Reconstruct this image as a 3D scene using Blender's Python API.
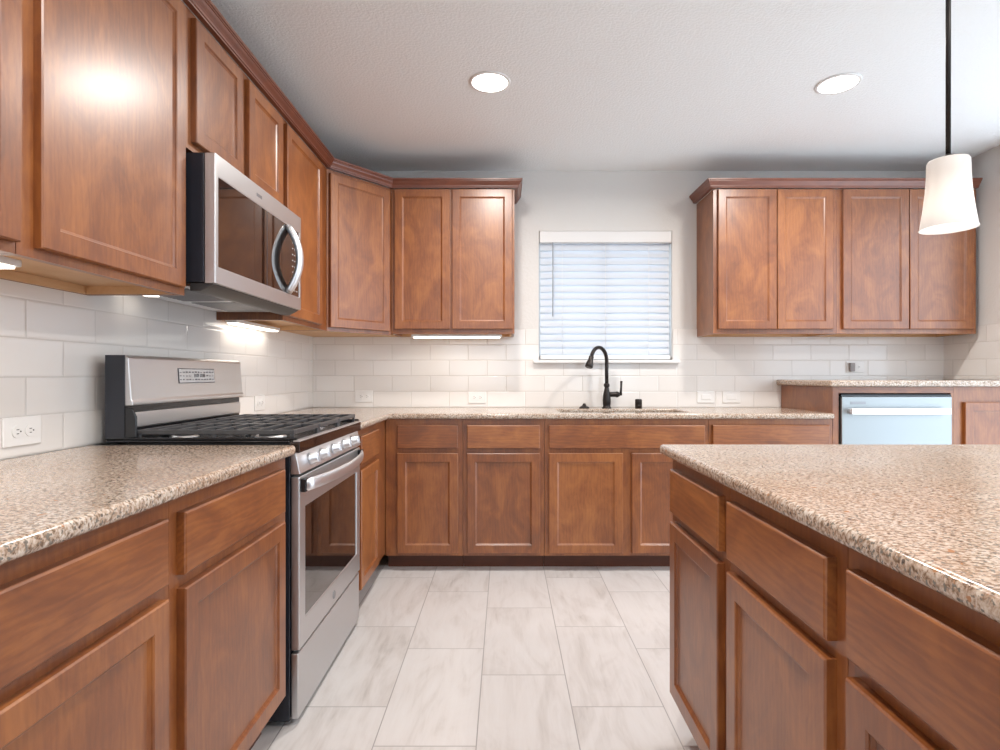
import bpy, bmesh, math, random
from mathutils import Vector, Matrix
random.seed(7)
PI = math.pi
SC = bpy.context.scene
COL = SC.collection
for _o in list(bpy.data.objects):
    bpy.data.objects.remove(_o, do_unlink=True)

# ------------------------------------------------------------------ camera
F_PX, CX, CY, EYE = 560.0, 505.0, 375.0, 1.135
cam_data = bpy.data.cameras.new('camera')
cam = bpy.data.objects.new('camera', cam_data)
COL.objects.link(cam)
cam_data.sensor_width = 36.0
cam_data.lens = F_PX / 1000.0 * 36.0
cam_data.shift_x = -(CX - 500.0) / 1000.0
cam_data.clip_start = 0.02
cam.location = (0, 0, EYE)
cam.rotation_euler = (PI / 2, 0, 0)
SC.camera = cam

# ------------------------------------------------------------------ world, exposure
world = bpy.data.worlds.new('world')
SC.world = world
world.use_nodes = True
_bg = world.node_tree.nodes['Background']
_bg.inputs[0].default_value = (0.75, 0.875, 1.0, 1)
_bg.inputs[1].default_value = 3.2
SC.view_settings.view_transform = 'Standard'
SC.view_settings.look = 'None'
SC.view_settings.gamma = 1.0
SC.view_settings.use_curve_mapping = False
SC.view_settings.exposure = 0.28
SC.cycles.max_bounces = 10
SC.cycles.diffuse_bounces = 5
SC.cycles.glossy_bounces = 4
SC.cycles.sample_clamp_indirect = 6.0
SC.cycles.caustics_reflective = False
SC.cycles.caustics_refractive = False
W_CEILING_LAMP = 19.0      # power of each recessed light (W)
W_PENDANT = 0.45
W_UNDER = 0.75

# ------------------------------------------------------------------ room numbers
WALL_L, WALL_R, WALL_B, WALL_F = -1.33, 3.025, 3.86, -2.6
CEIL = 2.54
CT0, CT1 = 0.882, 0.913           # worktop underside / top
CAB_TOP = 0.880
UP0, UP1 = 1.387, 2.313            # wall cabinet bottom / top

# ------------------------------------------------------------------ helpers
def tag(o, label=None, cat=None, group=None, kind=None):
    if label: o['label'] = label
    if cat: o['category'] = cat
    if group: o['group'] = group
    if kind: o['kind'] = kind
    return o

def empty(name, loc=(0, 0, 0), rz=0, label=None, cat=None, group=None):
    o = bpy.data.objects.new(name, None)
    o.empty_display_size = 0.05
    COL.objects.link(o)
    o.location = loc
    o.rotation_euler = (0, 0, rz)
    return tag(o, label, cat, group)

class MB:
    """collects shapes into one mesh"""
    def __init__(self):
        self.bm = bmesh.new()
        self.sm = []
    def box(self, a, b):
        x0, y0, z0 = a; x1, y1, z1 = b
        if x0 > x1: x0, x1 = x1, x0
        if y0 > y1: y0, y1 = y1, y0
        if z0 > z1: z0, z1 = z1, z0
        v = [self.bm.verts.new(p) for p in ((x0,y0,z0),(x1,y0,z0),(x1,y1,z0),(x0,y1,z0),(x0,y0,z1),(x1,y0,z1),(x1,y1,z1),(x0,y1,z1))]
        for f in ((0,3,2,1),(4,5,6,7),(0,1,5,4),(1,2,6,5),(2,3,7,6),(3,0,4,7)):
            self.bm.faces.new([v[i] for i in f])
        return self
    def prism(self, pts, z0, z1, axis='z'):
        def P(p, h):
            if axis == 'z': return (p[0], p[1], h)
            if axis == 'y': return (p[0], h, p[1])
            return (h, p[0], p[1])
        a = [self.bm.verts.new(P(p, z0)) for p in pts]
        b = [self.bm.verts.new(P(p, z1)) for p in pts]
        n = len(pts)
        self.bm.faces.new(a); self.bm.faces.new(b[::-1])
        for i in range(n):
            self.bm.faces.new((a[i], b[i], b[(i+1) % n], a[(i+1) % n]))
        return self
    def lathe(self, prof, center=(0,0,0), seg=24, axis='z', cap=True):
        """prof: (radius, height) list along axis"""
        cx, cy, cz = center
        rings = []
        for r, h in prof:
            ring = []
            for k in range(seg):
                a = 2*PI*k/seg
                u, v = r*math.cos(a), r*math.sin(a)
                if axis == 'z': p = (cx+u, cy+v, cz+h)
                elif axis == 'y': p = (cx+u, cy+h, cz+v)
                else: p = (cx+h, cy+u, cz+v)
                ring.append(self.bm.verts.new(p))
            rings.append(ring)
        for i in range(len(rings)-1):
            for k in range(seg):
                f = self.bm.faces.new((rings[i][k], rings[i][(k+1)%seg], rings[i+1][(k+1)%seg], rings[i+1][k]))
                f.smooth = True
        if cap:
            self.bm.faces.new(rings[0][::-1]); self.bm.faces.new(rings[-1])
        return self
    def tube(self, pts, rad, seg=12, flat=None):
        """sweep a circle (or flat=(a,b) ellipse with fixed up z) along pts"""
        pts = [Vector(p) for p in pts]
        n = len(pts)
        rads = rad if isinstance(rad, (list, tuple)) else [rad]*n
        rings = []
        t0 = (pts[1]-pts[0]).normalized()
        up = Vector((0,0,1)) if abs(t0.z) < .9 else Vector((0,1,0))
        s = t0.cross(up).normalized()
        for i in range(n):
            t = (pts[min(i+1,n-1)] - pts[max(i-1,0)]).normalized()
            s = (s - t*s.dot(t)).normalized()
            u = s.cross(t).normalized()
            r = rads[i]
            ra, rb = (r, r) if flat is None else (r*flat[0], r*flat[1])
            rings.append([self.bm.verts.new(pts[i] + s*math.cos(2*PI*k/seg)*ra + u*math.sin(2*PI*k/seg)*rb) for k in range(seg)])
        for i in range(n-1):
            for k in range(seg):
                f = self.bm.faces.new((rings[i][k], rings[i][(k+1)%seg], rings[i+1][(k+1)%seg], rings[i+1][k]))
                f.smooth = True
        self.bm.faces.new(rings[0][::-1]); self.bm.faces.new(rings[-1])
        return self
    def door(self, x0, x1, z0, z1, y=0.0, th=0.02, stile=0.048, bead=0.010, rec=0.009):
        """shaker door, front at y-th, back at y; recessed flat panel inside a sloped bead"""
        yf, yb = y-th, y
        c = 0.003
        bm = self.bm
        def rect(i, yy, m=0):
            return [bm.verts.new(p) for p in ((x0+i,yy,z0+i+m),(x1-i,yy,z0+i+m),(x1-i,yy,z1-i-m),(x0+i,yy,z1-i-m))]
        loops = [rect(0, yb), rect(0, yf+c), rect(c, yf), rect(stile, yf), rect(stile+0.003, yf+0.003), rect(stile+0.003, yf+0.005), rect(stile+bead, yf+rec)]
        for a, b in zip(loops, loops[1:]):
            for k in range(4):
                bm.faces.new((a[k], a[(k+1)%4], b[(k+1)%4], b[k]))
        bm.faces.new(loops[0][::-1]); bm.faces.new(loops[-1])
        return self
    def slab_front(self, x0, x1, z0, z1, y=0.0, th=0.02):
        bm = self.bm
        c = 0.004
        def rect(i, yy):
            return [bm.verts.new(p) for p in ((x0+i,yy,z0+i),(x1-i,yy,z0+i),(x1-i,yy,z1-i),(x0+i,yy,z1-i))]
        loops = [rect(0, y), rect(0, y-th+c), rect(c*.4, y-th+c*.4), rect(c, y-th)]
        for a, b in zip(loops, loops[1:]):
            for k in range(4):
                bm.faces.new((a[k], a[(k+1)%4], b[(k+1)%4], b[k]))
        bm.faces.new(loops[0][::-1]); bm.faces.new(loops[-1])
        return self
    def grid_slab(self, us, vs, keep, h0, h1, axis='z'):
        """slab made of grid cells (shared verts) so holes and L shapes stay one clean solid"""
        bm = self.bm
        def P(u, v, h):
            if axis == 'z': return (u, v, h)
            if axis == 'y': return (u, h, v)
            return (h, u, v)
        va, vb = {}, {}
        def g(d, i, j, h):
            if (i, j) not in d: d[(i, j)] = bm.verts.new(P(us[i], vs[j], h))
            return d[(i, j)]
        cells = {(i, j) for i in range(len(us)-1) for j in range(len(vs)-1) if keep((us[i]+us[i+1])/2, (vs[j]+vs[j+1])/2)}
        for i, j in cells:
            q = [(i,j),(i+1,j),(i+1,j+1),(i,j+1)]
            bm.faces.new([g(vb, a, b, h1) for a, b in q])
            bm.faces.new([g(va, a, b, h0) for a, b in q][::-1])
            for (di, dj), (p, r) in (((0,-1),(q[0],q[1])), ((1,0),(q[1],q[2])), ((0,1),(q[2],q[3])), ((-1,0),(q[3],q[0]))):
                if (i+di, j+dj) not in cells:
                    bm.faces.new((g(va,*p,h0), g(va,*r,h0), g(vb,*r,h1), g(vb,*p,h1)))
        return self
    def build(self, name, mat, parent=None, bevel=0, seg=2, smooth=False):
        bmesh.ops.recalc_face_normals(self.bm, faces=self.bm.faces[:])
        me = bpy.data.meshes.new(name)
        self.bm.to_mesh(me); self.bm.free()
        me.materials.append(mat)
        if smooth:
            for p in me.polygons: p.use_smooth = True
        o = bpy.data.objects.new(name, me)
        COL.objects.link(o)
        if parent: o.parent = parent
        if bevel:
            m = o.modifiers.new('bevel', 'BEVEL')
            m.width = bevel; m.segments = seg; m.limit_method = 'ANGLE'; m.angle_limit = math.radians(40)
            m.harden_normals = False
            for p in me.polygons: p.use_smooth = True
            w = o.modifiers.new('wn', 'WEIGHTED_NORMAL'); w.keep_sharp = True
        return o

# ------------------------------------------------------------------ materials
def new_mat(name):
    m = bpy.data.materials.new(name); m.use_nodes = True
    nt = m.node_tree
    return m, nt, nt.nodes['Principled BSDF']

def node(nt, kind, **kw):
    n = nt.nodes.new(kind)
    for k, v in kw.items(): setattr(n, k, v)
    return n

def math_n(nt, op, a, b=None, c=None):
    n = nt.nodes.new('ShaderNodeMath'); n.operation = op
    for i, v in enumerate((a, b, c)):
        if v is None: continue
        if isinstance(v, (int, float)): n.inputs[i].default_value = v
        else: nt.links.new(v, n.inputs[i])
    return n.outputs[0]

def ramp(nt, fac, stops):
    r = nt.nodes.new('ShaderNodeValToRGB')
    el = r.color_ramp.elements
    while len(el) < len(stops): el.new(0.5)
    for e, (p, c) in zip(el, stops):
        e.position = p; e.color = (*c, 1) if len(c) == 3 else c
    nt.links.new(fac, r.inputs[0])
    return r.outputs[0]

def mixc(nt, fac, a, b, mode='MIX'):
    n = nt.nodes.new('ShaderNodeMix'); n.data_type = 'RGBA'; n.blend_type = mode
    for idx, v in ((0, fac), (6, a), (7, b)):
        if isinstance(v, (int, float)): n.inputs[idx].default_value = v
        elif isinstance(v, tuple): n.inputs[idx].default_value = (*v, 1)
        else: nt.links.new(v, n.inputs[idx])
    return n.outputs[2]

def plain(name, col, rough=0.5, metal=0.0, coat=0.0, emit=None, es=0.0, noise=0.0, spec=0.5):
    m, nt, b = new_mat(name)
    b.inputs['Base Color'].default_value = (*col, 1)
    b.inputs['Roughness'].default_value = rough
    b.inputs['Metallic'].default_value = metal
    b.inputs['Coat Weight'].default_value = coat
    b.inputs['Specular IOR Level'].default_value = spec
    if emit:
        b.inputs['Emission Color'].default_value = (*emit, 1)
        b.inputs['Emission Strength'].default_value = es
    if noise:
        tc = node(nt, 'ShaderNodeTexCoord')
        t = node(nt, 'ShaderNodeTexNoise'); t.inputs['Scale'].default_value = 40
        nt.links.new(tc.outputs['Object'], t.inputs[0])
        c = mixc(nt, t.outputs[0], tuple(x*(1-noise) for x in col), tuple(min(1, x*(1+noise)) for x in col))
        nt.links.new(c, b.inputs['Base Color'])
    return m

def wood_mat(name, grain='z', dark=(0.080,0.018,0.0035), mid=(0.215,0.061,0.0115), light=(0.42,0.150,0.034), rough=0.47, coat=0.6, figure=1.0):
    m, nt, b = new_mat(name)
    tc = node(nt, 'ShaderNodeTexCoord')
    oi = node(nt, 'ShaderNodeObjectInfo')
    off = node(nt, 'ShaderNodeVectorMath', operation='SCALE'); off.inputs[3].default_value = 17.0
    cmb = node(nt, 'ShaderNodeCombineXYZ')
    for i in range(3): nt.links.new(oi.outputs['Random'], cmb.inputs[i])
    nt.links.new(cmb.outputs[0], off.inputs[0])
    add = node(nt, 'ShaderNodeVectorMath', operation='ADD')
    nt.links.new(tc.outputs['Object'], add.inputs[0]); nt.links.new(off.outputs[0], add.inputs[1])
    def mapped(s_long, s_cross):
        mp = node(nt, 'ShaderNodeMapping')
        s = {'x': (s_long, s_cross, s_cross), 'y': (s_cross, s_long, s_cross), 'z': (s_cross, s_cross, s_long)}[grain]
        mp.inputs['Scale'].default_value = s
        nt.links.new(add.outputs[0], mp.inputs['Vector'])
        return mp.outputs[0]
    # broad blotch of the stain
    n1 = node(nt, 'ShaderNodeTexNoise'); n1.inputs['Scale'].default_value = 1.0; n1.inputs['Detail'].default_value = 5; n1.inputs['Roughness'].default_value = .6; n1.inputs['Distortion'].default_value = 1.2
    nt.links.new(mapped(4.5, 8.0), n1.inputs['Vector'])
    # long fine grain
    n2 = node(nt, 'ShaderNodeTexNoise'); n2.inputs['Scale'].default_value = 1.0; n2.inputs['Detail'].default_value = 6; n2.inputs['Roughness'].default_value = .65
    nt.links.new(mapped(22.0, 170.0), n2.inputs['Vector'])
    # flowing cathedral figure
    w = node(nt, 'ShaderNodeTexWave'); w.wave_type = 'RINGS'; w.rings_direction = 'SPHERICAL'
    w.inputs['Scale'].default_value = 2.6; w.inputs['Distortion'].default_value = 9.0; w.inputs['Detail'].default_value = 3; w.inputs['Detail Scale'].default_value = 1.4
    nt.links.new(mapped(1.6, 9.0), w.inputs['Vector'])
    s = math_n(nt, 'MULTIPLY_ADD', n1.outputs[0], 0.64, 0.135)
    s = math_n(nt, 'MULTIPLY_ADD', n2.outputs[0], 0.20, s)
    s = math_n(nt, 'MULTIPLY_ADD', w.outputs[0], 0.055*figure, s)
    s = math_n(nt, 'SUBTRACT', s, 0.07)
    rv = math_n(nt, 'MULTIPLY_ADD', oi.outputs['Random'], 0.12, -0.06)
    s = math_n(nt, 'ADD', s, rv)
    c = ramp(nt, s, [(0.20, dark), (0.48, mid), (0.80, light)])
    nt.links.new(c, b.inputs['Base Color'])
    b.inputs['Roughness'].default_value = rough
    b.inputs['Coat Weight'].default_value = coat
    b.inputs['Coat Roughness'].default_value = 0.30
    b.inputs['Coat IOR'].default_value = 1.65
    bp = node(nt, 'ShaderNodeBump'); bp.inputs['Strength'].default_value = 0.05; bp.inputs['Distance'].default_value = 0.002
    nt.links.new(n2.outputs[0], bp.inputs['Height'])
    nt.links.new(bp.outputs[0], b.inputs['Normal'])
    return m

def granite_mat():
    m, nt, b = new_mat('granite')
    tc = node(nt, 'ShaderNodeTexCoord')
    src = tc.outputs['Object']
    def noise(scale, detail=2, rough=.5, dist=0, stretch=None):
        n = node(nt, 'ShaderNodeTexNoise')
        n.inputs['Scale'].default_value = scale; n.inputs['Detail'].default_value = detail
        n.inputs['Roughness'].default_value = rough; n.inputs['Distortion'].default_value = dist
        if stretch:
            mp = node(nt, 'ShaderNodeMapping'); mp.inputs['Scale'].default_value = stretch; mp.inputs['Rotation'].default_value = (0,0,.5)
            nt.links.new(src, mp.inputs['Vector']); nt.links.new(mp.outputs[0], n.inputs['Vector'])
        else: nt.links.new(src, n.inputs['Vector'])
        return n.outputs[0]
    base = ramp(nt, noise(125, 3, .6, .4, (1, 1.3, 1)), [(0.34, (0.17,0.115,0.08)), (0.43, (0.36,0.26,0.19)), (0.52, (0.52,0.425,0.35)), (0.66, (0.66,0.60,0.53))])
    cloud = ramp(nt, noise(7, 3, .6), [(0.35, (0.92,0.84,0.78)), (0.65, (1.0,1.0,1.0))])
    c = mixc(nt, 1.0, base, cloud, 'MULTIPLY')
    # grey-olive mineral flecks
    fl = ramp(nt, noise(170, 1, .5, 0, (1.3, 1, 1)), [(0.60, (0,0,0)), (0.65, (1,1,1))])
    c = mixc(nt, fl, c, (0.20,0.18,0.155))
    # rust flecks
    rs = ramp(nt, noise(60, 1, .5, .3), [(0.71, (0,0,0)), (0.75, (1,1,1))])
    c = mixc(nt, rs, c, (0.40,0.20,0.105))
    v = node(nt, 'ShaderNodeTexVoronoi'); v.inputs['Scale'].default_value = 42
    nt.links.new(src, v.inputs['Vector'])
    dk = ramp(nt, v.outputs['Distance'], [(0.10, (1,1,1)), (0.15, (0,0,0))])
    c = mixc(nt, math_n(nt, 'MULTIPLY', dk, .85), c, (0.07,0.055,0.05))
    nt.links.new(c, b.inputs['Base Color'])
    b.inputs['Roughness'].default_value = 0.14
    b.inputs['Specular IOR Level'].default_value = 0.5
    return m

def tile_mask(nt, U, V, Wd, H, u0, v0, grout, step, by='row'):
    """running-bond tile mask. by='row': rows along V, U shifted by step per row."""
    a = math_n(nt, 'DIVIDE', math_n(nt, 'SUBTRACT', V, v0), H)
    row = math_n(nt, 'FLOOR', a)
    vf = math_n(nt, 'SUBTRACT', a, row)
    us = math_n(nt, 'ADD', math_n(nt, 'SUBTRACT', U, u0), math_n(nt, 'MULTIPLY', row, step))
    ua = math_n(nt, 'DIVIDE', us, Wd)
    colm = math_n(nt, 'FLOOR', ua)
    uf = math_n(nt, 'SUBTRACT', ua, colm)
    du = math_n(nt, 'MULTIPLY', math_n(nt, 'MINIMUM', uf, math_n(nt, 'SUBTRACT', 1.0, uf)), Wd)
    dv = math_n(nt, 'MULTIPLY', math_n(nt, 'MINIMUM', vf, math_n(nt, 'SUBTRACT', 1.0, vf)), H)
    d = math_n(nt, 'MINIMUM', du, dv)
    return d, row, colm

def subway_mat(name, axis, u0):
    m, nt, b = new_mat(name)
    tc = node(nt, 'ShaderNodeTexCoord'); sp = node(nt, 'ShaderNodeSeparateXYZ')
    nt.links.new(tc.outputs['Object'], sp.inputs[0])
    d, row, cl = tile_mask(nt, sp.outputs[axis], sp.outputs[2], 0.262, 0.1075, u0, 0.914, 0.002, 0.131)
    mr = node(nt, 'ShaderNodeMapRange'); mr.inputs['From Min'].default_value = 0.0010; mr.inputs['From Max'].default_value = 0.0026
    nt.links.new(d, mr.inputs['Value'])
    cb = node(nt, 'ShaderNodeCombineXYZ'); nt.links.new(row, cb.inputs[0]); nt.links.new(cl, cb.inputs[1])
    wn = node(nt, 'ShaderNodeTexWhiteNoise', noise_dimensions='2D'); nt.links.new(cb.outputs[0], wn.inputs['Vector'])
    tcol = mixc(nt, wn.outputs['Value'], (0.76,0.73,0.70), (0.81,0.785,0.76))
    c = mixc(nt, mr.outputs[0], (0.62,0.59,0.56), tcol)
    nt.links.new(c, b.inputs['Base Color'])
    rg = math_n(nt, 'MULTIPLY_ADD', mr.outputs[0], -0.5, 0.62)
    nt.links.new(rg, b.inputs['Roughness'])
    hr = node(nt, 'ShaderNodeMapRange'); hr.interpolation_type = 'SMOOTHSTEP'
    hr.inputs['From Min'].default_value = 0.0; hr.inputs['From Max'].default_value = 0.006
    nt.links.new(d, hr.inputs['Value'])
    wv = node(nt, 'ShaderNodeTexNoise'); wv.inputs['Scale'].default_value = 9; wv.inputs['Detail'].default_value = 1
    nt.links.new(tc.outputs['Object'], wv.inputs['Vector'])
    h = math_n(nt, 'MULTIPLY_ADD', wv.outputs[0], 0.35, hr.outputs[0])
    bp = node(nt, 'ShaderNodeBump'); bp.inputs['Strength'].default_value = 0.55; bp.inputs['Distance'].default_value = 0.0018
    nt.links.new(h, bp.inputs['Height']); nt.links.new(bp.outputs[0], b.inputs['Normal'])
    return m

def floor_mat():
    m, nt, b = new_mat('wood_look_floor_tile')
    tc = node(nt, 'ShaderNodeTexCoord'); sp = node(nt, 'ShaderNodeSeparateXYZ')
    nt.links.new(tc.outputs['Object'], sp.inputs[0])
    d, row, cl = tile_mask(nt, sp.outputs[1], sp.outputs[0], 0.61, 0.3155, 0.289, -0.088, 0.002, 0.2033)
    mr = node(nt, 'ShaderNodeMapRange'); mr.inputs['From Min'].default_value = 0.0012; mr.inputs['From Max'].default_value = 0.0024
    nt.links.new(d, mr.inputs['Value'])
    cb = node(nt, 'ShaderNodeCombineXYZ'); nt.links.new(row, cb.inputs[0]); nt.links.new(cl, cb.inputs[1])
    wn = node(nt, 'ShaderNodeTexWhiteNoise', noise_dimensions='2D'); nt.links.new(cb.outputs[0], wn.inputs['Vector'])
    offv = node(nt, 'ShaderNodeVectorMath', operation='SCALE'); offv.inputs[3].default_value = 20; nt.links.new(wn.outputs['Color'], offv.inputs[0])
    ad = node(nt, 'ShaderNodeVectorMath', operation='ADD'); nt.links.new(tc.outputs['Object'], ad.inputs[0]); nt.links.new(offv.outputs[0], ad.inputs[1])
    def nz(sc, st, det, dist):
        mp = node(nt, 'ShaderNodeMapping'); mp.inputs['Scale'].default_value = st
        nt.links.new(ad.outputs[0], mp.inputs['Vector'])
        n = node(nt, 'ShaderNodeTexNoise'); n.inputs['Scale'].default_value = sc; n.inputs['Detail'].default_value = det; n.inputs['Distortion'].default_value = dist
        n.inputs['Roughness'].default_value = .6
        nt.links.new(mp.outputs[0], n.inputs['Vector']); return n.outputs[0]
    g = nz(2.2, (3.2, 1, 1), 6, 1.4)
    f = nz(6, (9, .8, 1), 5, .6)
    s = math_n(nt, 'MULTIPLY_ADD', f, 0.35, math_n(nt, 'MULTIPLY_ADD', g, 0.85, -0.10))
    s = math_n(nt, 'ADD', s, math_n(nt, 'MULTIPLY_ADD', wn.outputs['Value'], 0.10, -0.05))
    c = ramp(nt, s, [(0.22, (0.42,0.385,0.365)), (0.37, (0.55,0.515,0.495)), (0.52, (0.62,0.59,0.575)), (0.78, (0.67,0.65,0.64))])
    c = mixc(nt, mr.outputs[0], (0.33,0.31,0.30), c)
    nt.links.new(c, b.inputs['Base Color'])
    b.inputs['Roughness'].default_value = 0.34
    hr = node(nt, 'ShaderNodeMapRange'); hr.inputs['From Max'].default_value = 0.003
    nt.links.new(d, hr.inputs['Value'])
    bp = node(nt, 'ShaderNodeBump'); bp.inputs['Strength'].default_value = 0.4; bp.inputs['Distance'].default_value = 0.001
    nt.links.new(hr.outputs[0], bp.inputs['Height']); nt.links.new(bp.outputs[0], b.inputs['Normal'])
    return m

def textured_paint(name, col, scale, strength):
    m, nt, b = new_mat(name)
    tc = node(nt, 'ShaderNodeTexCoord')
    n = node(nt, 'ShaderNodeTexNoise'); n.inputs['Scale'].default_value = scale; n.inputs['Detail'].default_value = 3
    nt.links.new(tc.outputs['Object'], n.inputs['Vector'])
    r = ramp(nt, n.outputs[0], [(0.42, (0,0,0)), (0.58, (1,1,1))])
    bp = node(nt, 'ShaderNodeBump'); bp.inputs['Strength'].default_value = strength; bp.inputs['Distance'].default_value = 0.004
    nt.links.new(r, bp.inputs['Height']); nt.links.new(bp.outputs[0], b.inputs['Normal'])
    b.inputs['Base Color'].default_value = (*col, 1)
    b.inputs['Roughness'].default_value = 0.85
    return m

def steel_mat(name, col=(0.63,0.625,0.63), rough=0.40, axis='y'):
    m, nt, b = new_mat(name)
    tc = node(nt, 'ShaderNodeTexCoord')
    mp = node(nt, 'ShaderNodeMapping')
    mp.inputs['Scale'].default_value = {'x': (3, 90, 90), 'y': (90, 3, 90), 'z': (90, 90, 3)}[axis]
    nt.links.new(tc.outputs['Object'], mp.inputs['Vector'])
    n = node(nt, 'ShaderNodeTexNoise'); n.inputs['Scale'].default_value = 1; n.inputs['Detail'].default_value = 2
    nt.links.new(mp.outputs[0], n.inputs['Vector'])
    r = math_n(nt, 'MULTIPLY_ADD', n.outputs[0], 0.012, rough-0.006)
    nt.links.new(r, b.inputs['Roughness'])
    b.inputs['Base Color'].default_value = (*col, 1)
    b.inputs['Metallic'].default_value = 1.0
    return m

M = {}
M['wood_v'] = wood_mat('stained_maple_upright', 'z')
M['wood_h'] = wood_mat('stained_maple_level', 'x', figure=1.6)
M['wood_trim'] = wood_mat('stained_maple_trim', 'x', dark=(0.085,0.018,0.007), mid=(0.15,0.036,0.013), light=(0.24,0.066,0.024))
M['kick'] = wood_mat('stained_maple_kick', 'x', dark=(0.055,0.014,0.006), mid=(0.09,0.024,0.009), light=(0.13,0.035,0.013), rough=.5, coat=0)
M['maple'] = wood_mat('bare_maple', 'x', dark=(0.50,0.29,0.14), mid=(0.60,0.37,0.19), light=(0.68,0.45,0.26), rough=.5, coat=0)
M['granite'] = granite_mat()
M['tile_back'] = subway_mat('subway_tile_back', 0, -1.171)
M['tile_side'] = subway_mat('subway_tile_side', 1, 0.105)
M['floor'] = floor_mat()
M['ceiling'] = textured_paint('ceiling_paint', (0.85,0.87,0.87), 85, 0.28)
M['wall'] = textured_paint('wall_paint', (0.70,0.68,0.655), 60, 0.10)
M['white'] = plain('white_plastic', (0.80,0.79,0.775), 0.35)
M['white_paint'] = plain('white_paint', (0.78,0.77,0.76), 0.45)
M['slot'] = plain('socket_slot', (0.05,0.05,0.05), 0.6)
M['steel'] = steel_mat('brushed_steel')
M['steel_b'] = steel_mat('brushed_steel_light', (0.80,0.80,0.82), 0.36)
M['steel_x'] = steel_mat('brushed_steel_dishwasher', (0.36,0.38,0.385), 0.50, 'x')
M['sink'] = steel_mat('sink_steel', (0.5,0.5,0.5), 0.3, 'x')
M['black'] = plain('black_enamel', (0.016,0.017,0.020), 0.22)
M['black_side'] = plain('appliance_side_panel', (0.020,0.023,0.032), 0.25)
M['iron'] = plain('cast_iron', (0.055,0.056,0.060), 0.34, noise=.3)
M['glass_black'] = plain('dark_oven_glass', (0.010,0.007,0.006), 0.035, spec=1.0, coat=.6)
M['apron'] = plain('glossy_cooktop_edge', (0.02,0.01,0.008), 0.06, spec=1.0)
M['bronze'] = plain('oil_rubbed_bronze', (0.030,0.024,0.022), 0.30, metal=.6)
M['rod'] = plain('pendant_rod', (0.020,0.016,0.014), 0.4, metal=.5)
M['vent'] = steel_mat('vent_grey', (0.30,0.30,0.31), 0.45)
M['vent_dark'] = plain('vent_dark', (0.05,0.05,0.052), 0.35, metal=.3)
M['disp'] = plain('display_face', (0.62,0.61,0.61), 0.25, metal=.2)
M['ink'] = plain('display_print', (0.05,0.05,0.06), 0.5)
M['logo'] = plain('etched_logo', (0.28,0.28,0.29), 0.4, metal=.6)
M['lens'] = plain('lit_lens', (0.9,0.9,0.9), 0.5, emit=(1.0,0.965,0.91), es=9.0)
M['bar_lens'] = plain('under_cabinet_lens', (0.9,0.88,0.84), 0.5, emit=(1.0,0.90,0.78), es=3.0)
M['vinyl'] = plain('window_vinyl', (0.82,0.83,0.84), 0.4)

def glass_mat():
    m, nt, b = new_mat('window_glass')
    out = nt.nodes['Material Output']
    t = node(nt, 'ShaderNodeBsdfTransparent'); g = node(nt, 'ShaderNodeBsdfGlossy'); g.inputs['Roughness'].default_value = 0.0
    t.inputs[0].default_value = (0.96, 0.98, 0.98, 1)
    mx = node(nt, 'ShaderNodeMixShader'); mx.inputs[0].default_value = 0.06
    nt.links.new(t.outputs[0], mx.inputs[1]); nt.links.new(g.outputs[0], mx.inputs[2]); nt.links.new(mx.outputs[0], out.inputs[0])
    return m
M['glass'] = glass_mat()

def translucent(name, col, trans, share, rough=.5, emit=0.0, ecol=(1,1,1)):
    m, nt, b = new_mat(name)
    out = nt.nodes['Material Output']
    b.inputs['Base Color'].default_value = (*col, 1); b.inputs['Roughness'].default_value = rough
    if emit:
        b.inputs['Emission Color'].default_value = (*ecol, 1); b.inputs['Emission Strength'].default_value = emit
    t = node(nt, 'ShaderNodeBsdfTranslucent'); t.inputs[0].default_value = (*trans, 1)
    mx = node(nt, 'ShaderNodeMixShader'); mx.inputs[0].default_value = share
    nt.links.new(b.outputs[0], mx.inputs[1]); nt.links.new(t.outputs[0], mx.inputs[2]); nt.links.new(mx.outputs[0], out.inputs[0])
    return m
M['slat'] = translucent('faux_wood_slat', (0.68,0.71,0.75), (0.64,0.78,0.97), 0.125)
M['shade'] = translucent('opal_glass', (0.66,0.64,0.63), (0.90,0.86,0.82), 0.30, .55, emit=0.0, ecol=(1,.95,.90))

# ------------------------------------------------------------------ room shell
def structure(name, mb, mat, **k):
    o = mb.build(name, mat, **k); o['kind'] = 'structure'; return o

structure('floor', MB().box((WALL_L-.12, WALL_F-.12, -.05), (WALL_R+.12, WALL_B+.12, 0)), M['floor'])
structure('ceiling', MB().box((WALL_L-.12, WALL_F-.12, CEIL), (WALL_R+.12, WALL_B+.12, CEIL+.05)), M['ceiling'])
structure('wall_left', MB().box((WALL_L-.12, WALL_F-.12, 0), (WALL_L, WALL_B+.12, CEIL)), M['wall'])
WX0, WX1, WZ0, WZ1 = 0.234, 1.152, 1.238, 2.128     # window opening
structure('wall_back', MB().grid_slab([WALL_L, WX0, WX1, WALL_R], [0, WZ0, WZ1, CEIL],
          lambda u, v: not (WX0 < u < WX1 and WZ0 < v < WZ1), WALL_B, WALL_B+.12, 'y'), M['wall'])
# right wall with a wide glazed opening beyond the frame, wall behind the camera with openings added to let in light
RY0, RY1 = 0.9, 3.28
structure('wall_right', MB().grid_slab([WALL_F, RY0, RY1, WALL_B+.12], [0, 2.4, CEIL],
          lambda u, v: not (RY0 < u < RY1 and v < 2.4), WALL_R, WALL_R+.12, 'x'), M['wall'])
structure('wall_front', MB().grid_slab([WALL_L, -1.1, 0.4, 1.2, 2.4, WALL_R], [0, 0.9, 2.3, CEIL],
          lambda u, v: not (0.9 < v < 2.3 and (-1.1 < u < 0.4 or 1.2 < u < 2.4)), WALL_F-.12, WALL_F, 'y'), M['wall'])

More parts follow.
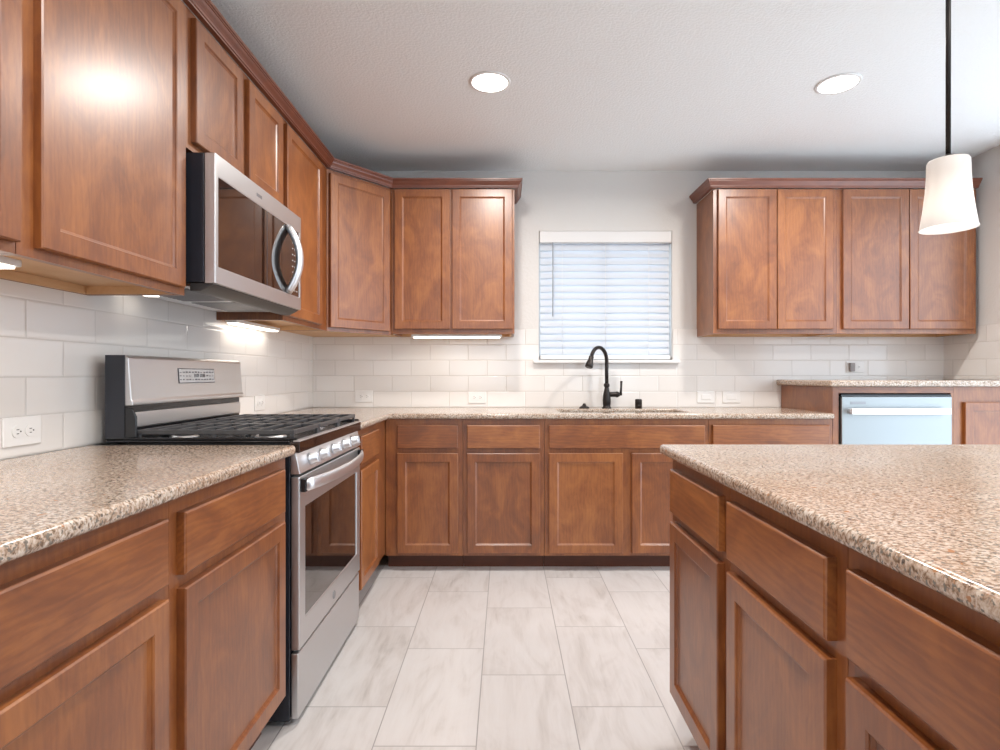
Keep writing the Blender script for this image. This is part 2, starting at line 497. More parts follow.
# tile splashbacks (on the walls)
TT = 1.4515
structure('wall_back_tile', MB().grid_slab([WALL_L+.008, WX0-.004, WX1+.004, WALL_R-.008], [CT1, WZ0-.002, TT],
          lambda u, v: not (WX0 < u < WX1 and v > WZ0), WALL_B-.008, WALL_B, 'y'), M['tile_back'])
structure('wall_left_tile', MB().box((WALL_L, 0.0, CT1), (WALL_L+.008, WALL_B, TT)), M['tile_side'])
structure('wall_right_tile', MB().box((WALL_R-.008, 3.285, 1.106), (WALL_R, WALL_B, TT)), M['tile_side'])

# window over the sink
win = empty('window_1', ((WX0+WX1)/2, WALL_B, WZ0)); win['kind'] = 'structure'
def local(mb): return mb
wx, wh = (WX1-WX0)/2, WZ1-WZ0
f = MB()
yy0, yy1 = .065, .105
for a, b in (((-wx,yy0,0),(-wx+.045,yy1,wh)), ((wx-.045,yy0,0),(wx,yy1,wh)), ((-wx+.045,yy0,0),(wx-.045,yy1,.045)), ((-wx+.045,yy0,wh-.045),(wx-.045,yy1,wh)), ((-.025,yy0,.045),(.025,yy1,wh-.045))):
    f.box(a, b)
f.build('window_frame', M['vinyl'], win, bevel=.002)
MB().box((-wx+.045,.083,.045), (-.025,.087,wh-.045)).build('glass_pane', M['glass'], win)
MB().box((.025,.083,.045), (wx-.045,.087,wh-.045)).build('glass_pane', M['glass'], win)
tr = structure('trim_1', MB().box((WX0-.042, WALL_B-.045, WZ0-.022), (WX1+.042, WALL_B+.062, WZ0)), M['white_paint'], bevel=.004)

# blind
bl = empty('window_blind', ((WX0+WX1)/2, WALL_B+.03, WZ0), 0, 'white horizontal slat blind lowered over the window above the sink', 'blind')
MB().box((-wx+.004,-.034,wh-.080), (wx-.004,.03,wh-.002)).build('headrail', M['white_paint'], bl, bevel=.003)
s = MB()
nsl = 17; pitch = 0.0478; z_top = wh-.080-.014
tilt = math.radians(72)
for k in range(nsl):
    z = z_top - k*pitch - .012
    if z < .05: break
    dy, dz = .0265*math.cos(tilt), .0265*math.sin(tilt)
    n = Vector((0, -math.sin(tilt), math.cos(tilt)))
    prof = []
    for t in (-1, -.5, 0, .5, 1):
        crown = .003*(1-t*t)
        prof.append((t*dy - n.y*0 + n.y*crown, z + t*dz + n.z*crown))
    lower = [(p[0]-n.y*.0022, p[1]-n.z*.0022) for p in prof][::-1]
    s.prism([(p[0], p[1]) for p in prof+lower], -wx+.012, wx-.012, axis='x')
s.build('slats', M['slat'], bl)
MB().box((-wx+.010,-.026,.004), (wx-.010,.026,.034)).build('bottom_rail', M['white_paint'], bl, bevel=.003)
MB().tube([(-wx+.095,-.034,wh-.08),(-wx+.095,-.034,wh-.59)], .0035, 8).build('tilt_wand', plain('wand_grey', (.35,.37,.40), .4), bl)
c_ = MB()
for xx in (-wx+.16, 0, wx-.16):
    c_.tube([(xx,-.027,wh-.06),(xx,-.027,.03)], .0010, 5)
c_.build('ladder_cord', M['white_paint'], bl)

# ------------------------------------------------------------------ cabinets
D0, D1, R0, R1 = 0.12, 0.683, 0.712, 0.845        # base: door bottom/top, drawer bottom/top
def base_cabinet(loc, rz, width, depth, drawers, doors, label, name='base_cabinet', door0=D0, top=CAB_TOP, drawer_z=(R0, R1), door1=D1, kick=True, group=None, end=None):
    """local frame: face plane at y=0 facing -y, x from 0 to width"""
    t = empty(name, loc, rz, label, 'cabinet', group)
    kz = door0 - .018
    b = MB()
    w = .018
    b.box((0.0005,.020,kz), (w,depth,top)); b.box((width-w,.020,kz), (width-.0005,depth,top))
    b.box((w,.020,kz), (width-w,depth,kz+w)); b.box((w,depth-.008,kz+w), (width-w,depth,top))
    b.build('body', M['wood_v'], t)
    g = MB()
    zs = drawer_z
    xs = sorted(set([0.0, width]))
    g.box((0,0,kz), (width,.020,top))
    g.build('face_frame', M['wood_v'], t)
    if kick:
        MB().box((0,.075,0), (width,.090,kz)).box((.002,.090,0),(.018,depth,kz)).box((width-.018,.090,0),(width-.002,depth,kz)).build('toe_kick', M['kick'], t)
    for a, c in drawers:
        MB().slab_front(a, c, zs[0], zs[1]).build('drawer', M['wood_h'], t)
    for a, c in doors:
        MB().door(a, c, door0, door1).build('door', M['wood_v'], t)
    return t

RL = PI/2      # left run: faces +X, local x -> +Y
FX = -0.695    # face plane of left base run
def L(y0): return (FX, y0, 0)
# left run, near to far
base_cabinet(L(0.24), RL, 0.917, 0.63, [(0.028, 0.888)], [(0.028, 0.452), (0.462, 0.888)],
             'base cabinet with one wide drawer front, nearest the camera under the left worktop', door0=.145)
base_cabinet(L(1.158), RL, 0.612, 0.63, [(0.027, 0.568)], [(0.027, 0.568)],
             'base cabinet with one drawer and one door beside the near side of the range', door0=.145)
base_cabinet(L(2.578), RL, 1.27, 0.63, [(0.062, 0.43)], [(0.062, 0.43)],
             'narrow base cabinet between the range and the back corner, seen edge on', door0=.12)
# back run
BY = 3.245
def B(x0): return (x0, BY, 0)
BD = WALL_B - BY - .012
base_cabinet(B(-0.692), 0, 0.447, BD, [(0.070, 0.421)], [(0.070, 0.421)],
             'back wall base cabinet with one door, in the corner next to the left run', door0=.106)
base_cabinet(B(-0.243), 0, 0.470, BD, [(0.024, 0.445)], [(0.024, 0.445)],
             'back wall base cabinet with one drawer over one door, left of the sink cabinet', door0=.106)
base_cabinet(B(0.229), 0, 0.949, BD, [(0.024, 0.925)], [(0.024, 0.451), (0.503, 0.929)],
             'sink base cabinet with one wide false drawer front and two doors', name='sink_cabinet', door0=.106)
base_cabinet(B(1.180), 0, 0.716, BD, [(0.018, 0.692)], [(0.018, 0.352), (0.358, 0.692)],
             'back wall base cabinet between the sink cabinet and the raised counter', door0=.106)
# raised section
RZT = 1.066
base_cabinet((2.600, BY, 0), 0, 0.42, BD, [], [(0.052, 0.39)],
             'raised base cabinet right of the dishwasher with a tall plain door', door0=.106, top=RZT, door1=.978)
dsr = empty('dishwasher_surround', (1.898, BY, 0), 0, 'brown wooden surround with side panel and top rail framing the raised dishwasher', 'cabinet')
MB().box((0,0,0), (.036,WALL_B-BY-.012,RZT)).build('side_panel', M['wood_v'], dsr, bevel=.001)
MB().box((.036,0,1.030), (.701,.020,RZT)).build('top_rail', M['wood_h'], dsr)
MB().box((.684,0,0), (.701,WALL_B-BY-.012,1.030)).build('side_panel', M['wood_v'], dsr)
MB().box((.036,.02,.02), (.684,.50,.14)).build('platform', M['kick'], dsr)

# island : faces -X
IX = 0.528
def I(y_far): return (IX, y_far, 0)
RI = -PI/2
isl_face_depth = 0.62
base_cabinet(I(1.765), RI, 0.450, isl_face_depth, [(0.035, 0.423)], [(0.035, 0.423)],
             'island cabinet at the far end, one drawer over one narrow door', name='island_cabinet', door0=.155)
base_cabinet(I(1.313), RI, 0.450, isl_face_depth, [(0.025, 0.423)], [(0.025, 0.423)],
             'middle of the three island cabinets, one drawer over one door', name='island_cabinet', door0=.155)
base_cabinet(I(0.861), RI, 0.660, isl_face_depth, [(0.023, 0.63)], [(0.023, 0.63)],
             'widest island cabinet, nearest the camera under the granite edge', name='island_cabinet', door0=.155)
bp_ = empty('island_back_panel', (IX+isl_face_depth+.001, 0.201, 0), 0, 'stained wood back panel on the hidden seating side of the island', 'panel')
MB().box((0,0,0), (.02,1.563,CAB_TOP)).build('panel_board', M['wood_v'], bp_)

# worktops
def worktop(name, mb, label, **k):
    o = mb.build(name, M['granite'], bevel=.011, seg=4)
    return tag(o, label, 'worktop')
worktop('granite_worktop', MB().box((WALL_L+.0085, 0.22, CT0), (-0.662, 1.778, CT1)),
        'speckled tan granite worktop along the left wall, near side of the range')
SX0, SX1, SY0, SY1 = 0.335, 1.110, 3.325, 3.670
def keepL(u, v):
    if u < -0.662: return v > 2.577
    if v < 3.215: return False
    return not (SX0 < u < SX1 and SY0 < v < SY1)
worktop('granite_worktop', MB().grid_slab([WALL_L+.0085, -0.662, SX0, SX1, 1.8965], [2.577, 3.215, SY0, SY1, WALL_B-.0085], keepL, CT0, CT1),
        'speckled tan granite worktop running into the corner and along the back wall around the sink')
worktop('granite_worktop', MB().box((1.862, 3.200, RZT+.002), (WALL_R-.009, WALL_B-.0085, 1.104)),
        'raised speckled granite counter above the dishwasher at the back right')
worktop('granite_worktop', MB().box((0.495, 0.18, CT0), (1.95, 1.800, CT1)),
        'large speckled tan granite worktop of the island')
M['granite'].node_tree  # (same stone everywhere)

# wall cabinets
U0, U1 = 1.409, 2.291
def wall_cabinet(loc, rz, width, depth, doors, label, z0=UP0, z1=UP1, dz=(U0, U1), name='wall_cabinet'):
    t = empty(name, loc, rz, label, 'cabinet')
    w = .016
    b = MB()
    b.box((.0005,.020,z0), (w,depth,z1)); b.box((width-w,.020,z0), (width-.0005,depth,z1)); b.box((w,.020,z1-w),(width-w,depth,z1)); b.box((w,depth-.008,z0),(width-w,depth,z1-w))
    b.build('body', M['wood_v'], t)
    MB().box((0,0,z0), (width,.020,z1)).build('face_frame', M['wood_v'], t)
    MB().box((w,.0205,z0+.026), (width-w,depth-.008,z0+.036)).box((w,depth-.0205,z0+.001),(width-w,depth-.0085,z0+.0255)).box((width-w-.012,.0205,z0+.001),(width-w-.0005,depth-.021,z0+.0255)).build('bottom_panel', M['maple'], t)['label'] = 'bare pale maple underside'
    for a, c in doors:
        MB().door(a, c, dz[0], dz[1]).build('door', M['wood_v'], t)
    return t
UX = -1.018
UD = UX - WALL_L - .001
wall_cabinet((UX,0.25,0), RL, 0.914, UD, [(0.03,0.45), (0.46,0.907)], 'left wall cabinet nearest the camera, cut off by the picture edge')
wall_cabinet((UX,1.166,0), RL, 0.612, UD, [(0.043,0.588)], 'left wall cabinet with one tall wide door, near side of the microwave')
wall_cabinet((UX,1.780,0), RL, 0.783, UD, [(0.033,0.357), (0.410,0.738)], 'short two-door cabinet mounted above the microwave', z0=1.862, dz=(1.888, U1))
wall_cabinet((UX,2.565,0), RL, 0.630, UD, [(0.010,0.495)], 'left wall cabinet with one tall door between the microwave and the corner cabinet')
# diagonal corner cabinet
PA, PB = Vector((UX, 3.197)), Vector((-0.722, 3.549))
dv_ = PB-PA; ang = math.atan2(dv_.y, dv_.x); dl = dv_.length
cc = empty('corner_wall_cabinet', (PA.x, PA.y, 0), ang, 'diagonal corner wall cabinet with one door reflecting pale light', 'cabinet')
inv = Matrix.Rotation(-ang, 2)
def toloc(x, y):
    v = inv @ (Vector((x, y)) - PA); return (v.x, v.y)
nrm = Vector((-dv_.y, dv_.x)).normalized()
PA2, PB2 = PA + nrm*.02, PB + nrm*.02
body_pts = [toloc(WALL_L+.001, WALL_B-.001), toloc(WALL_L+.001, PA.y), toloc(*PA), (0,.001), (dl,.001), toloc(-0.722, WALL_B-.001)]
body_pts = [toloc(WALL_L+.001, WALL_B-.001), toloc(WALL_L+.001, PA.y+.001), (0.002,.020), (dl-.002,.020), toloc(-0.724, WALL_B-.001)]
MB().prism(body_pts, UP0+.022, UP1).build('body', M['wood_v'], cc)
MB().prism([(p[0]*.985, p[1]*.985+.003) for p in body_pts], UP0+.010, UP0+.0215).build('bottom_panel', M['maple'], cc)['label'] = 'bare pale maple underside'
MB().box((0.001,0,UP0), (dl-.001,.0195,UP1)).build('face_frame', M['wood_v'], cc)
MB().door(.014, dl-.022, U0, U1).build('door', M['wood_v'], cc)
# back wall cabinets
UY = 3.55
UBD = WALL_B-UY-.001
wall_cabinet((-0.720,UY,0), 0, 0.780, UBD, [(0.022,0.372), (0.386,0.766)], 'two-door wall cabinet on the back wall left of the window', z0=1.397, dz=(1.425,2.308))
wall_cabinet((1.320,UY,0), 0, 0.782, UBD, [(0.026,0.395), (0.400,0.752)], 'two-door wall cabinet right of the window, left half of the right group', z0=1.397, dz=(1.425,2.308))
wall_cabinet((2.103,UY,0), 0, 0.882, UBD, [(0.030,0.446), (0.452,0.855)], 'two-door wall cabinet against the right wall, behind the pendant', z0=1.397, dz=(1.425,2.308))

# crown mouldings
def crown(path, label):
    prof = [(-.018,2.3145),(.001,2.3145),(.002,2.3190),(.006,2.3210),(.007,2.3280),(.011,2.3340),(.018,2.3420),(.022,2.3500),(.025,2.3510),(.025,2.3560),(.029,2.3580),(.030,2.3670),(-.018,2.3670)]
    prof = [(a+.0205, z) for a, z in prof]
    pts = [Vector(p) for p in path]
    n = len(pts)
    mb = MB(); rings = []
    for i in range(n):
        d0 = (pts[i]-pts[i-1]).normalized() if i else None
        d1 = (pts[i+1]-pts[i]).normalized() if i < n-1 else None
        r = lambda d: Vector((d.y, -d.x))
        if d0 is None: o = r(d1)
        elif d1 is None: o = r(d0)
        else:
            a, b = r(d0), r(d1); o = (a+b)/(1+a.dot(b))
        rings.append([mb.bm.verts.new((pts[i].x+o.x*a, pts[i].y+o.y*a, z)) for a, z in prof])
    m_ = len(prof)
    for i in range(n-1):
        for k in range(m_):
            mb.bm.faces.new((rings[i][k], rings[i+1][k], rings[i+1][(k+1)%m_], rings[i][(k+1)%m_]))
    mb.bm.faces.new(rings[0]); mb.bm.faces.new(rings[-1][::-1])
    o = mb.build('crown_molding', M['wood_trim'])
    return tag(o, label, 'molding')
crown([(UX,.25),(UX,3.197),(-0.722,3.549),(0.060,3.549),(0.060,WALL_B-.002)], 'dark stained crown molding along the tops of the left, corner and back left cabinets')
crown([(1.320,WALL_B-.002),(1.320,3.549),(2.984,3.549)], 'dark stained crown molding on the two wall cabinets right of the window')

# ------------------------------------------------------------------ range (local: front faces -y, x 0..0.762)
rg = empty('gas_range', (-0.670, 1.798, 0), RL, 'stainless steel gas range with black grates between the left worktops', 'range')
W_ = .764
MB().box((0.0,.0215,.02), (W_,.645,.8835)).build('body', M['black_side'], rg, bevel=.003)
for xx in (.05, W_-.05):
    for yy in (.08, .58):
        MB().lathe([(.018,0),(.018,.02)], (xx,yy,0), 12).build('foot', M['black'], rg)
MB().box((.006,-.004,.026), (W_-.006,.020,.236)).build('storage_drawer', M['steel'], rg, bevel=.004)
dr = MB()
dz0, dz1 = .246, .806
wz0, wz1, wx0_, wx1_ = .335, .700, .062, .702
dr.grid_slab([.006, wx0_, wx1_, W_-.006], [dz0, wz0, wz1, dz1], lambda u, v: not (wx0_ < u < wx1_ and wz0 < v < wz1), -.008, .020, 'y')
door_o = dr.build('oven_door', M['steel'], rg, bevel=.004)
MB().box((wx0_,-.004,wz0), (wx1_,.020,wz1)).build('oven_window', M['glass_black'], door_o)
lg = MB().lathe([(.016,0),(.015,-.002)], (.37,-.008,.285), 20, axis='y').build('logo', M['logo'], door_o)
# bowed handle
hp = []
for k in range(17):
    t = k/16; x = .022 + t*(W_-.044)
    hp.append((x, -.020-.042*math.sin(PI*t)**.75, .776))
MB().tube(hp, .018, 12, flat=(.45, 1.15)).build('handle', M['steel_b'], door_o)
for xa in (.014, W_-.045):
    MB().box((xa,-.026,.755), (xa+.031,-.008,.798)).build('handle_mount', M['black'], door_o, bevel=.003)
# sloped control panel
MB().prism([(-.010,.815),(.021,.815),(.021,.8835),(.004,.8835)], .004, W_-.004, 'x').build('control_panel', M['steel_b'], rg, bevel=.002)
kn = math.atan2(.014, .069)
for kx in (.118, .235, .375, .515, .640):
    k0 = MB()
    k0.lathe([(.021,0),(.021,-.006),(.0175,-.009),(.0165,-.026),(.013,-.029)], (0,0,0), 20, axis='y')
    k0.box((-.004,-.034,-.016), (.004,-.026,.016))
    ko = k0.build('knob', M['steel_b'], rg)
    ko.location = (kx, -.004, .849); ko.rotation_euler = (-kn, 0, 0)
MB().box((.0,-.010,.884), (W_,.020,.9205)).build('cooktop_apron', M['apron'], rg, bevel=.002)
# cooktop pan with raised rim
ct = MB().box((.004,.020,.905), (W_-.004,.545,.916))
ct.build('cooktop', M['black'], rg, bevel=.003)
MB().box((-.002,-.012,.9205), (W_+.002,.010,.925)).build('front_lip', M['steel_b'], rg, bevel=.0015)
for xa, xb in ((-.004,.010), (W_-.010,W_+.004)):
    MB().box((xa,-.002,.9255), (xb,.611,.934)).box((xa,.0205,.9165),(xb,.611,.9254)).build('cooktop_rim', M['black'], rg, bevel=.004)
# burners
bpos = [(.16,.15,.045),(.16,.45,.038),(.382,.30,.052),(.604,.15,.050),(.604,.45,.036)]
for bx, by, br in bpos:
    bo = MB().lathe([(br+.008,.916),(br+.008,.922),(br,.926)], (bx,by,0), 24).build('burner', M['steel_b'], rg)
    MB().lathe([(br*.82,.926),(br*.85,.930),(br*.78,.936),(br*.5,.938)], (bx,by,0), 24).build('burner_cap', M['iron'], bo)
# grates: three sections
GT, GB = .957, .946
for gi, (g0, g1) in enumerate(((.012,.256),(.262,.502),(.508,.752))):
    g = MB()
    y0g, y1g = .012, .522
    bw = .011
    g.box((g0,y0g,GB-.004), (g0+bw,y1g,GT)); g.box((g1-bw,y0g,GB-.004), (g1,y1g,GT))
    g.box((g0+bw,y0g,GB-.004), (g1-bw,y0g+bw,GT)); g.box((g0+bw,y1g-bw,GB-.004), (g1-bw,y1g,GT))
    mid = (y0g+y1g)/2
    for j in range(1, 8):
        yy = y0g + (y1g-y0g)*j/8
        g.box((g0+bw,yy-.004,GB), (g1-bw,yy+.004,GT+.001))
    xm = (g0+g1)/2
    g.box((xm-.004,mid-.12,GB-.001), (xm+.004,mid+.12,GT-.003))
    for fx in (g0+.001, g1-bw-.001):
        for fy in (y0g+.001, mid, y1g-bw-.001):
            g.box((fx,fy,.917), (fx+bw,fy+bw,GB-.002))
    g.build('grate', M['iron'], rg, bevel=.002)
# backguard
bgd = MB().prism([(.540,1.190),(.530,1.055),(.525,1.050),(.525,1.036),(.602,1.036),(.602,1.200),(.550,1.200)], .0, W_, 'x')
bgo = bgd.build('backguard', M['steel'], rg, bevel=.003)
MB().box((-.003,.550,.931), (0.0,.612,1.199)).build('side_cover', M['black_side'], rg)
MB().box((0.0,.546,.917), (W_,.611,1.035)).build('riser', M['black'], rg)
MB().box((.012,.533,.962), (W_-.012,.5455,1.014)).build('riser_strip', M['steel'], rg, bevel=.005)
MB().prism([(.549,.931),(.513,.935),(.513,1.000),(.525,1.026),(.549,1.035)], -.003, .006, 'x').build('side_bracket', M['black'], rg, bevel=.003)
def fy(z): return .540 - (1.190-z)*.010/.135 - .0008
d_ = MB().prism([(fy(1.104)-.001,1.104),(fy(1.160)-.001,1.160),(fy(1.160)+.004,1.160),(fy(1.104)+.004,1.104)], .268, .522, 'x').build('display', M['ink'], bgo)
d2 = MB().prism([(fy(1.107)-.002,1.107),(fy(1.157)-.002,1.157),(fy(1.157)+.003,1.157),(fy(1.107)+.003,1.107)], .271, .519, 'x').build('display_face', M['disp'], bgo)
pm = MB()
rr = random.Random(3)
for i in range(12):
    for j in range(3):
        if 3 < i < 8 and j == 1: continue
        zz = 1.116 + j*.014; x0 = .274 + i*.0205; wl = rr.uniform(.006,.014)
        y_ = fy(zz)-.003
        pm.box((x0,y_,zz), (x0+wl,y_+.001,zz+rr.uniform(.002,.0045)))
for q in range(4):
    x0 = .372+q*.018 + (.006 if q > 1 else 0); y_ = fy(1.13)-.0032
    pm.box((x0,y_,1.126),(x0+.002,y_+.001,1.138)).box((x0+.009,y_,1.126),(x0+.011,y_+.001,1.138)).box((x0,y_,1.138),(x0+.011,y_+.001,1.1395))
pm.build('display_marks', M['ink'], bgo)

# ------------------------------------------------------------------ microwave
mw = empty('microwave', (-0.93, 1.797, 1.43), RL, 'stainless over-the-range microwave with curved vertical handle', 'microwave')
MW, MH = .757, .420
MB().box((0,.036,.004), (MW,.392,MH)).build('body', M['black_side'], mw, bevel=.002)
gx0, gx1, gz0, gz1 = .022, .735, .056, .347
md = MB().grid_slab([.0, gx0, gx1, MW], [.0, gz0, gz1, MH], lambda u, v: not (gx0 < u < gx1 and gz0 < v < gz1), 0, .035, 'y').build('door', M['steel'], mw, bevel=.003)
MB().box((gx0,.002,gz0), (.540,.020,gz1)).build('window', M['glass_black'], md)
MB().box((.543,.002,gz0), (gx1,.020,gz1)).build('control_panel', M['glass_black'], mw)
pm = MB()
for j in range(9):
    for i in range(3):
        pm.box((.655+i*.024,.0012,.075+j*.026), (.655+i*.024+.010,.0022,.075+j*.026+.005))
pm.build('keypad_marks', M['disp'], mw)['kind'] = 'stuff'
MB().box((.395,.0013,gz0), (.398,.0022,gz1)).build('window_line', M['ink'], md)
hp = []
for k in range(21):
    t = k/20
    hp.append((.606, .002-.052*math.sin(PI*t)**.8, .062 + t*.280))
MB().tube(hp, .016, 14, flat=(1.4, .95)).build('handle', M['steel_b'], md)
MB().box((.30,-.0008,.376), (.345,.0012,.388)).build('logo', M['logo'], md)
# underside: vent strip, grease filters, light
vn = MB()
vn.prism([(.010,-.003),(.050,-.024),(.085,-.024),(.085,.0035),(.010,.0035)], .006, MW-.006, 'x')
vn.build('vent_grille', M['vent_dark'], mw, bevel=.002)
MB().box((.02,.087,-.010), (MW-.02,.370,.0035)).build('base_plate', M['steel_b'], mw, bevel=.003)
for fx in (.05, .40):
    fl_ = MB()
    for q in range(11):
        fl_.box((fx+q*.028,.12,-.013), (fx+q*.028+.018,.30,-.0105))
    fl_.build('grease_filter', M['vent'], mw)
MB().box((.10,.315,-.014), (.22,.355,-.0102)).build('cooktop_light', M['bar_lens'], mw)

# ------------------------------------------------------------------ dishwasher
dw = empty('dishwasher', (1.940, BY-.016, 0), 0, 'stainless dishwasher raised under the high counter at the back right', 'dishwasher')
MB().box((.004,.040,.145), (.636,.54,1.014)).build('body', M['black_side'], dw)
ddo = MB().box((.002,0,.20), (.638,.038,1.010)).build('door', M['steel_x'], dw, bevel=.004)
MB().box((.002,.006,1.010), (.638,.038,1.022)).build('control_edge', M['black'], dw)
MB().box((.01,.03,.145), (.63,.038,.198)).build('toe_panel', M['black'], dw)
h = MB()
h.box((.035,-.040,.908), (.605,-.026,.946)); h.box((.035,-.028,.912), (.060,.002,.942)); h.box((.580,-.028,.912), (.605,.002,.942))
h.build('handle', M['steel_b'], ddo, bevel=.005)
MB().box((.052,-.0012,.966), (.140,.001,.982)).build('logo', M['logo'], ddo)

# ------------------------------------------------------------------ sink and faucet
sk = MB()
t_ = .002
x0, x1, y0, y1, z0, z1 = SX0-.006, SX1+.006, SY0-.006, SY1+.006, .690, CT0-.002
sk.box((x0,y0,z0),(x1,y1,z0+t_)).box((x0,y0,z0+t_),(x0+t_,y1,z1)).box((x1-t_,y0,z0+t_),(x1,y1,z1)).box((x0+t_,y0,z0+t_),(x1-t_,y0+t_,z1)).box((x0+t_,y1-t_,z0+t_),(x1-t_,y1,z1))
sk.box((x0-.02,y0-.02,z1-.002),(x0,y1+.02,z1)).box((x1,y0-.02,z1-.002),(x1+.02,y1+.02,z1)).box((x0,y0-.02,z1-.002),(x1,y0,z1)).box((x0,y1,z1-.002),(x1,y1+.02,z1))
so = sk.build('sink', M['sink'])
tag(so, 'stainless undermount sink basin set into the back worktop', 'sink')
MB().lathe([(.045,z0+t_),(.045,z0+t_+.002),(.03,z0+t_+.003)], ((x0+x1)/2,(y0+y1)/2,0), 20).build('drain', M['steel_b'], so)

fc = empty('faucet', (.680, 3.745, CT1), 0, 'dark bronze gooseneck faucet standing behind the sink', 'faucet')
MB().lathe([(.031,0),(.031,.006),(.026,.010),(.024,.016),(.027,.030),(.028,.055),(.025,.085),(.019,.115),(.015,.135),(.014,.140),(.019,.146),(.020,.156),(.018,.163),(.012,.168)], (0,0,0), 24).build('body', M['bronze'], fc)
pts = []; ux, uy = -.70, -.71
R_ = .088
zc = .315
pts.append((0,0,.160)); pts.append((0,0,.24))
for k in range(15):
    a = PI*k/14*.90
    s_ = R_*(1-math.cos(a)); pts.append((ux*s_, uy*s_, zc + R_*math.sin(a)))
tip = pts[-1]
MB().tube(pts, .0125, 14).build('spout', M['bronze'], fc)
d = Vector(pts[-1])-Vector(pts[-2]); d.normalize()
p0 = Vector(tip)
head = [p0 - d*.006, p0 + d*.006, p0+d*.012, p0+d*.035, p0+d*.055, p0+d*.074, p0+d*.078]
MB().tube([tuple(p) for p in head], [.0125,.017,.0155,.019,.025,.026,.021], 16).build('spray_head', M['bronze'], fc)
hb = MB().lathe([(.014,.015),(.017,.022),(.017,.060),(.020,.064),(.020,.074),(.012,.088)], (0,0,.092), 16, axis='x')
hb.build('handle_hub', M['bronze'], fc)
MB().tube([(.094,0,.086),(.094,-.002,.105),(.096,-.004,.140),(.097,-.006,.182)], [.010,.0085,.007,.0085], 12).build('lever', M['bronze'], fc)
sc_ = MB().lathe([(.034,0),(.034,.006),(.026,.012),(.018,.016),(.012,.022),(.010,.030),(.004,.033)], (0,0,0), 20).build('sink_hole_cover', M['bronze'])
sc_.location = (.530, 3.745, CT1); tag(sc_, 'small low bronze deck cap left of the faucet base', 'sink fitting')
ag = MB().lathe([(.023,0),(.023,.055),(.021,.060),(.012,.062)], (0,0,0), 20)
ago = ag.build('air_gap', M['bronze']); ago.location = (.893, 3.745, CT1)
MB().box((-.010,-.0245,.018), (.010,-.021,.024)).build('vent_slot', M['slot'], ago)
tag(ago, 'short dark bronze air gap cylinder standing right of the faucet', 'sink fitting')

# ------------------------------------------------------------------ outlets and switches
def wall_plate(name, loc, rz, label, cat, kind='outlet', w=.122, h=.079):
    t = empty(name, loc, rz, label, cat)
    MB().box((-w/2,-.006,-h/2), (w/2,0,h/2)).build('plate', M['white'], t, bevel=.0025)
    if kind == 'outlet':
        for sx in (-.0205, .0205):
            k = MB().lathe([(.0165,-.0062),(.0165,-.0085)], (sx,0,0), 24, axis='y').build('socket', M['white'], t)
            s1 = MB().box((sx-.004,-.0092,.0045),(sx+.004,-.0086,.0065)).box((sx-.0035,-.0092,-.0065),(sx+.0035,-.0086,-.0045)).lathe([(.0022,-.0086),(.0022,-.0092)],(sx+.009,0,0),10,axis='y')
            s1.build('slots', M['slot'], k)
    else:
        MB().box((-.033,-.0095,-.0165), (.033,-.006,.0165)).build('rocker', M['white'], t, bevel=.0015)
    return t
WBY = WALL_B-.0083
wall_plate('outlet', (WALL_L+.0083,1.530,.982), RL, 'white double outlet on the left wall tiles, nearest the camera at the picture edge', 'outlet')
wall_plate('outlet', (WALL_L+.0083,3.010,.985), RL, 'white outlet on the left wall tiles behind the far side of the range', 'outlet')
wall_plate('outlet', (-0.970,WBY,.988), 0, 'white outlet on the back wall tiles near the left corner', 'outlet')
wall_plate('outlet', (-0.192,WBY,.980), 0, 'white outlet on the back wall tiles below the left back cabinet', 'outlet')
wall_plate('light_switch', (1.380,WBY,.983), 0, 'white switch plate right of the sink, nearer to the faucet', 'switch', 'switch')
wall_plate('light_switch', (1.556,WBY,.983), 0, 'white switch plate right of the sink, next to the raised counter', 'switch', 'switch')
o_ = wall_plate('outlet', (2.405,WBY,1.190), 0, 'white outlet with a grey plug-in device, above the raised counter', 'outlet')
MB().box((-.045,-.030,-.030), (-.014,-.0095,.028)).build('grey_plug', plain('grey_plastic', (.30,.28,.28), .5), o_, bevel=.003)

# ------------------------------------------------------------------ lamps
def add_light(kind, name, loc, power, color, parent, **kw):
    ld = bpy.data.lights.new(name, kind); ld.energy = power; ld.color = color
    for k, v in kw.items(): setattr(ld, k, v)
    o = bpy.data.objects.new(name, ld); COL.objects.link(o); o.location = loc; o.parent = parent
    return o
WARM = (1.0, 0.945, 0.885)
def can(x, y, label):
    t = empty('recessed_light', (x, y, CEIL), 0, label, 'ceiling light')
    MB().lathe([(.100,-.0005),(.098,-.005),(.086,-.007),(.085,-.0005)], (0,0,0), 40).build('trim_ring', M['white_paint'], t)
    MB().lathe([(.0845,-.001),(.0845,-.0045),(.07,-.0065)], (0,0,0), 40).build('lens', M['lens'], t)
    add_light('AREA', 'lamp_light', (0,0,-.012), W_CEILING_LAMP, WARM, t, shape='DISK', size=.16, spread=math.radians(170))
    return t
can(-.072, 2.685, 'round recessed ceiling light above the aisle before the back left cabinets')
can(1.606, 2.700, 'round recessed ceiling light nearer to the pendant')
can(-.072, 0.60, 'added unseen recessed ceiling light straight above the camera')  # out of view, added to brighten the near room
can(1.606, 0.60, 'added unseen recessed ceiling light above the near part of the island')  # also added out of view, extra light for the island side

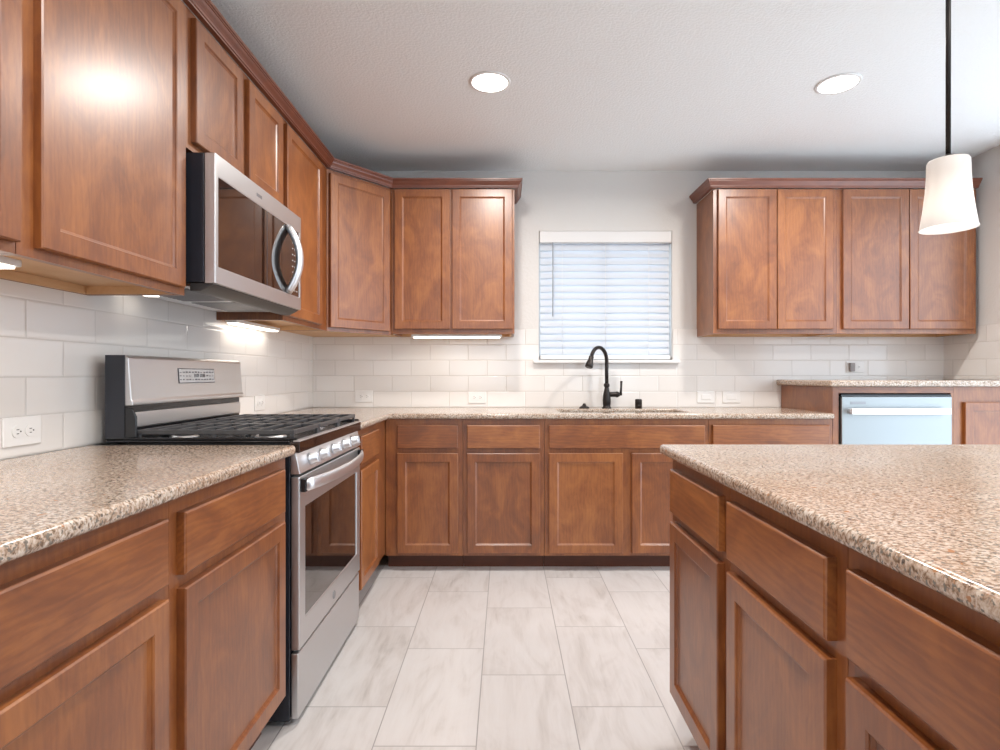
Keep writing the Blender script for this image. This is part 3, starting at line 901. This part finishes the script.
pd = empty('pendant_lamp', (1.227, 1.550, 1.540), 0, 'pendant lamp with flared white glass shade hanging over the island', 'pendant lamp')
K = .875
prof = [(.0775*K,0),(.0745*K,.006),(.070*K,.032),(.064*K,.072),(.0595*K,.110),(.0570*K,.150),(.0560*K,.184),(.0535*K,.189),(.018,.191)]
MB().lathe(prof + [(.018,.187),(.048*K,.185)] + [(q-.0035, z-.001) for q, z in prof[-3:0:-1]] + [(.0745*K,.0)], (0,0,0), 40, cap=False).build('shade', M['shade'], pd)
MB().lathe([(.022,.1915),(.022,.196),(.012,.202),(.0065,.206)], (0,0,0), 20).build('shade_cap', M['rod'], pd)
MB().tube([(0,0,.204),(0,0,CEIL-1.540-.016)], .0062, 12).build('rod', M['rod'], pd)
MB().lathe([(.060,CEIL-1.540-.002),(.060,CEIL-1.540-.014),(.045,CEIL-1.540-.020)], (0,0,0), 28).build('canopy', M['rod'], pd)
MB().lathe([(.006,.170),(.014,.155),(.026,.118),(.028,.100),(.021,.078),(.006,.068)], (0,0,0), 20).build('bulb', plain('lit_bulb', (1,1,1), .4, emit=(1,.94,.86), es=4), pd)
add_light('POINT', 'lamp_light', (0,0,.045), W_PENDANT, WARM, pd, shadow_soft_size=.02)

def under(loc, length, rz, label, power=W_UNDER):
    t = empty('under_cabinet_light', loc, rz, label, 'light fixture')
    MB().box((0,0,.006), (length,.055,.022)).build('housing', M['white'], t, bevel=.002)
    MB().box((.012,.006,.000), (length-.012,.049,.0055)).build('lens', M['bar_lens'], t)
    add_light('AREA', 'lamp_light', (length/2,.028,-.004), power, (1,.92,.82), t, shape='RECTANGLE', size=length*.9, size_y=.04)
    return t
under((-1.095, .78, UP0-.014), .49, RL, 'lit white under-cabinet light bar at the left edge, below the nearest wall cabinet')
under((-1.245, 2.60, UP0-.014), .50, RL, 'lit under-cabinet light bar between the microwave and the corner', W_UNDER*.5)
under((-0.60, UY+.035, UP0-.014), .58, 0, 'lit under-cabinet light bar below the back cabinet left of the window')
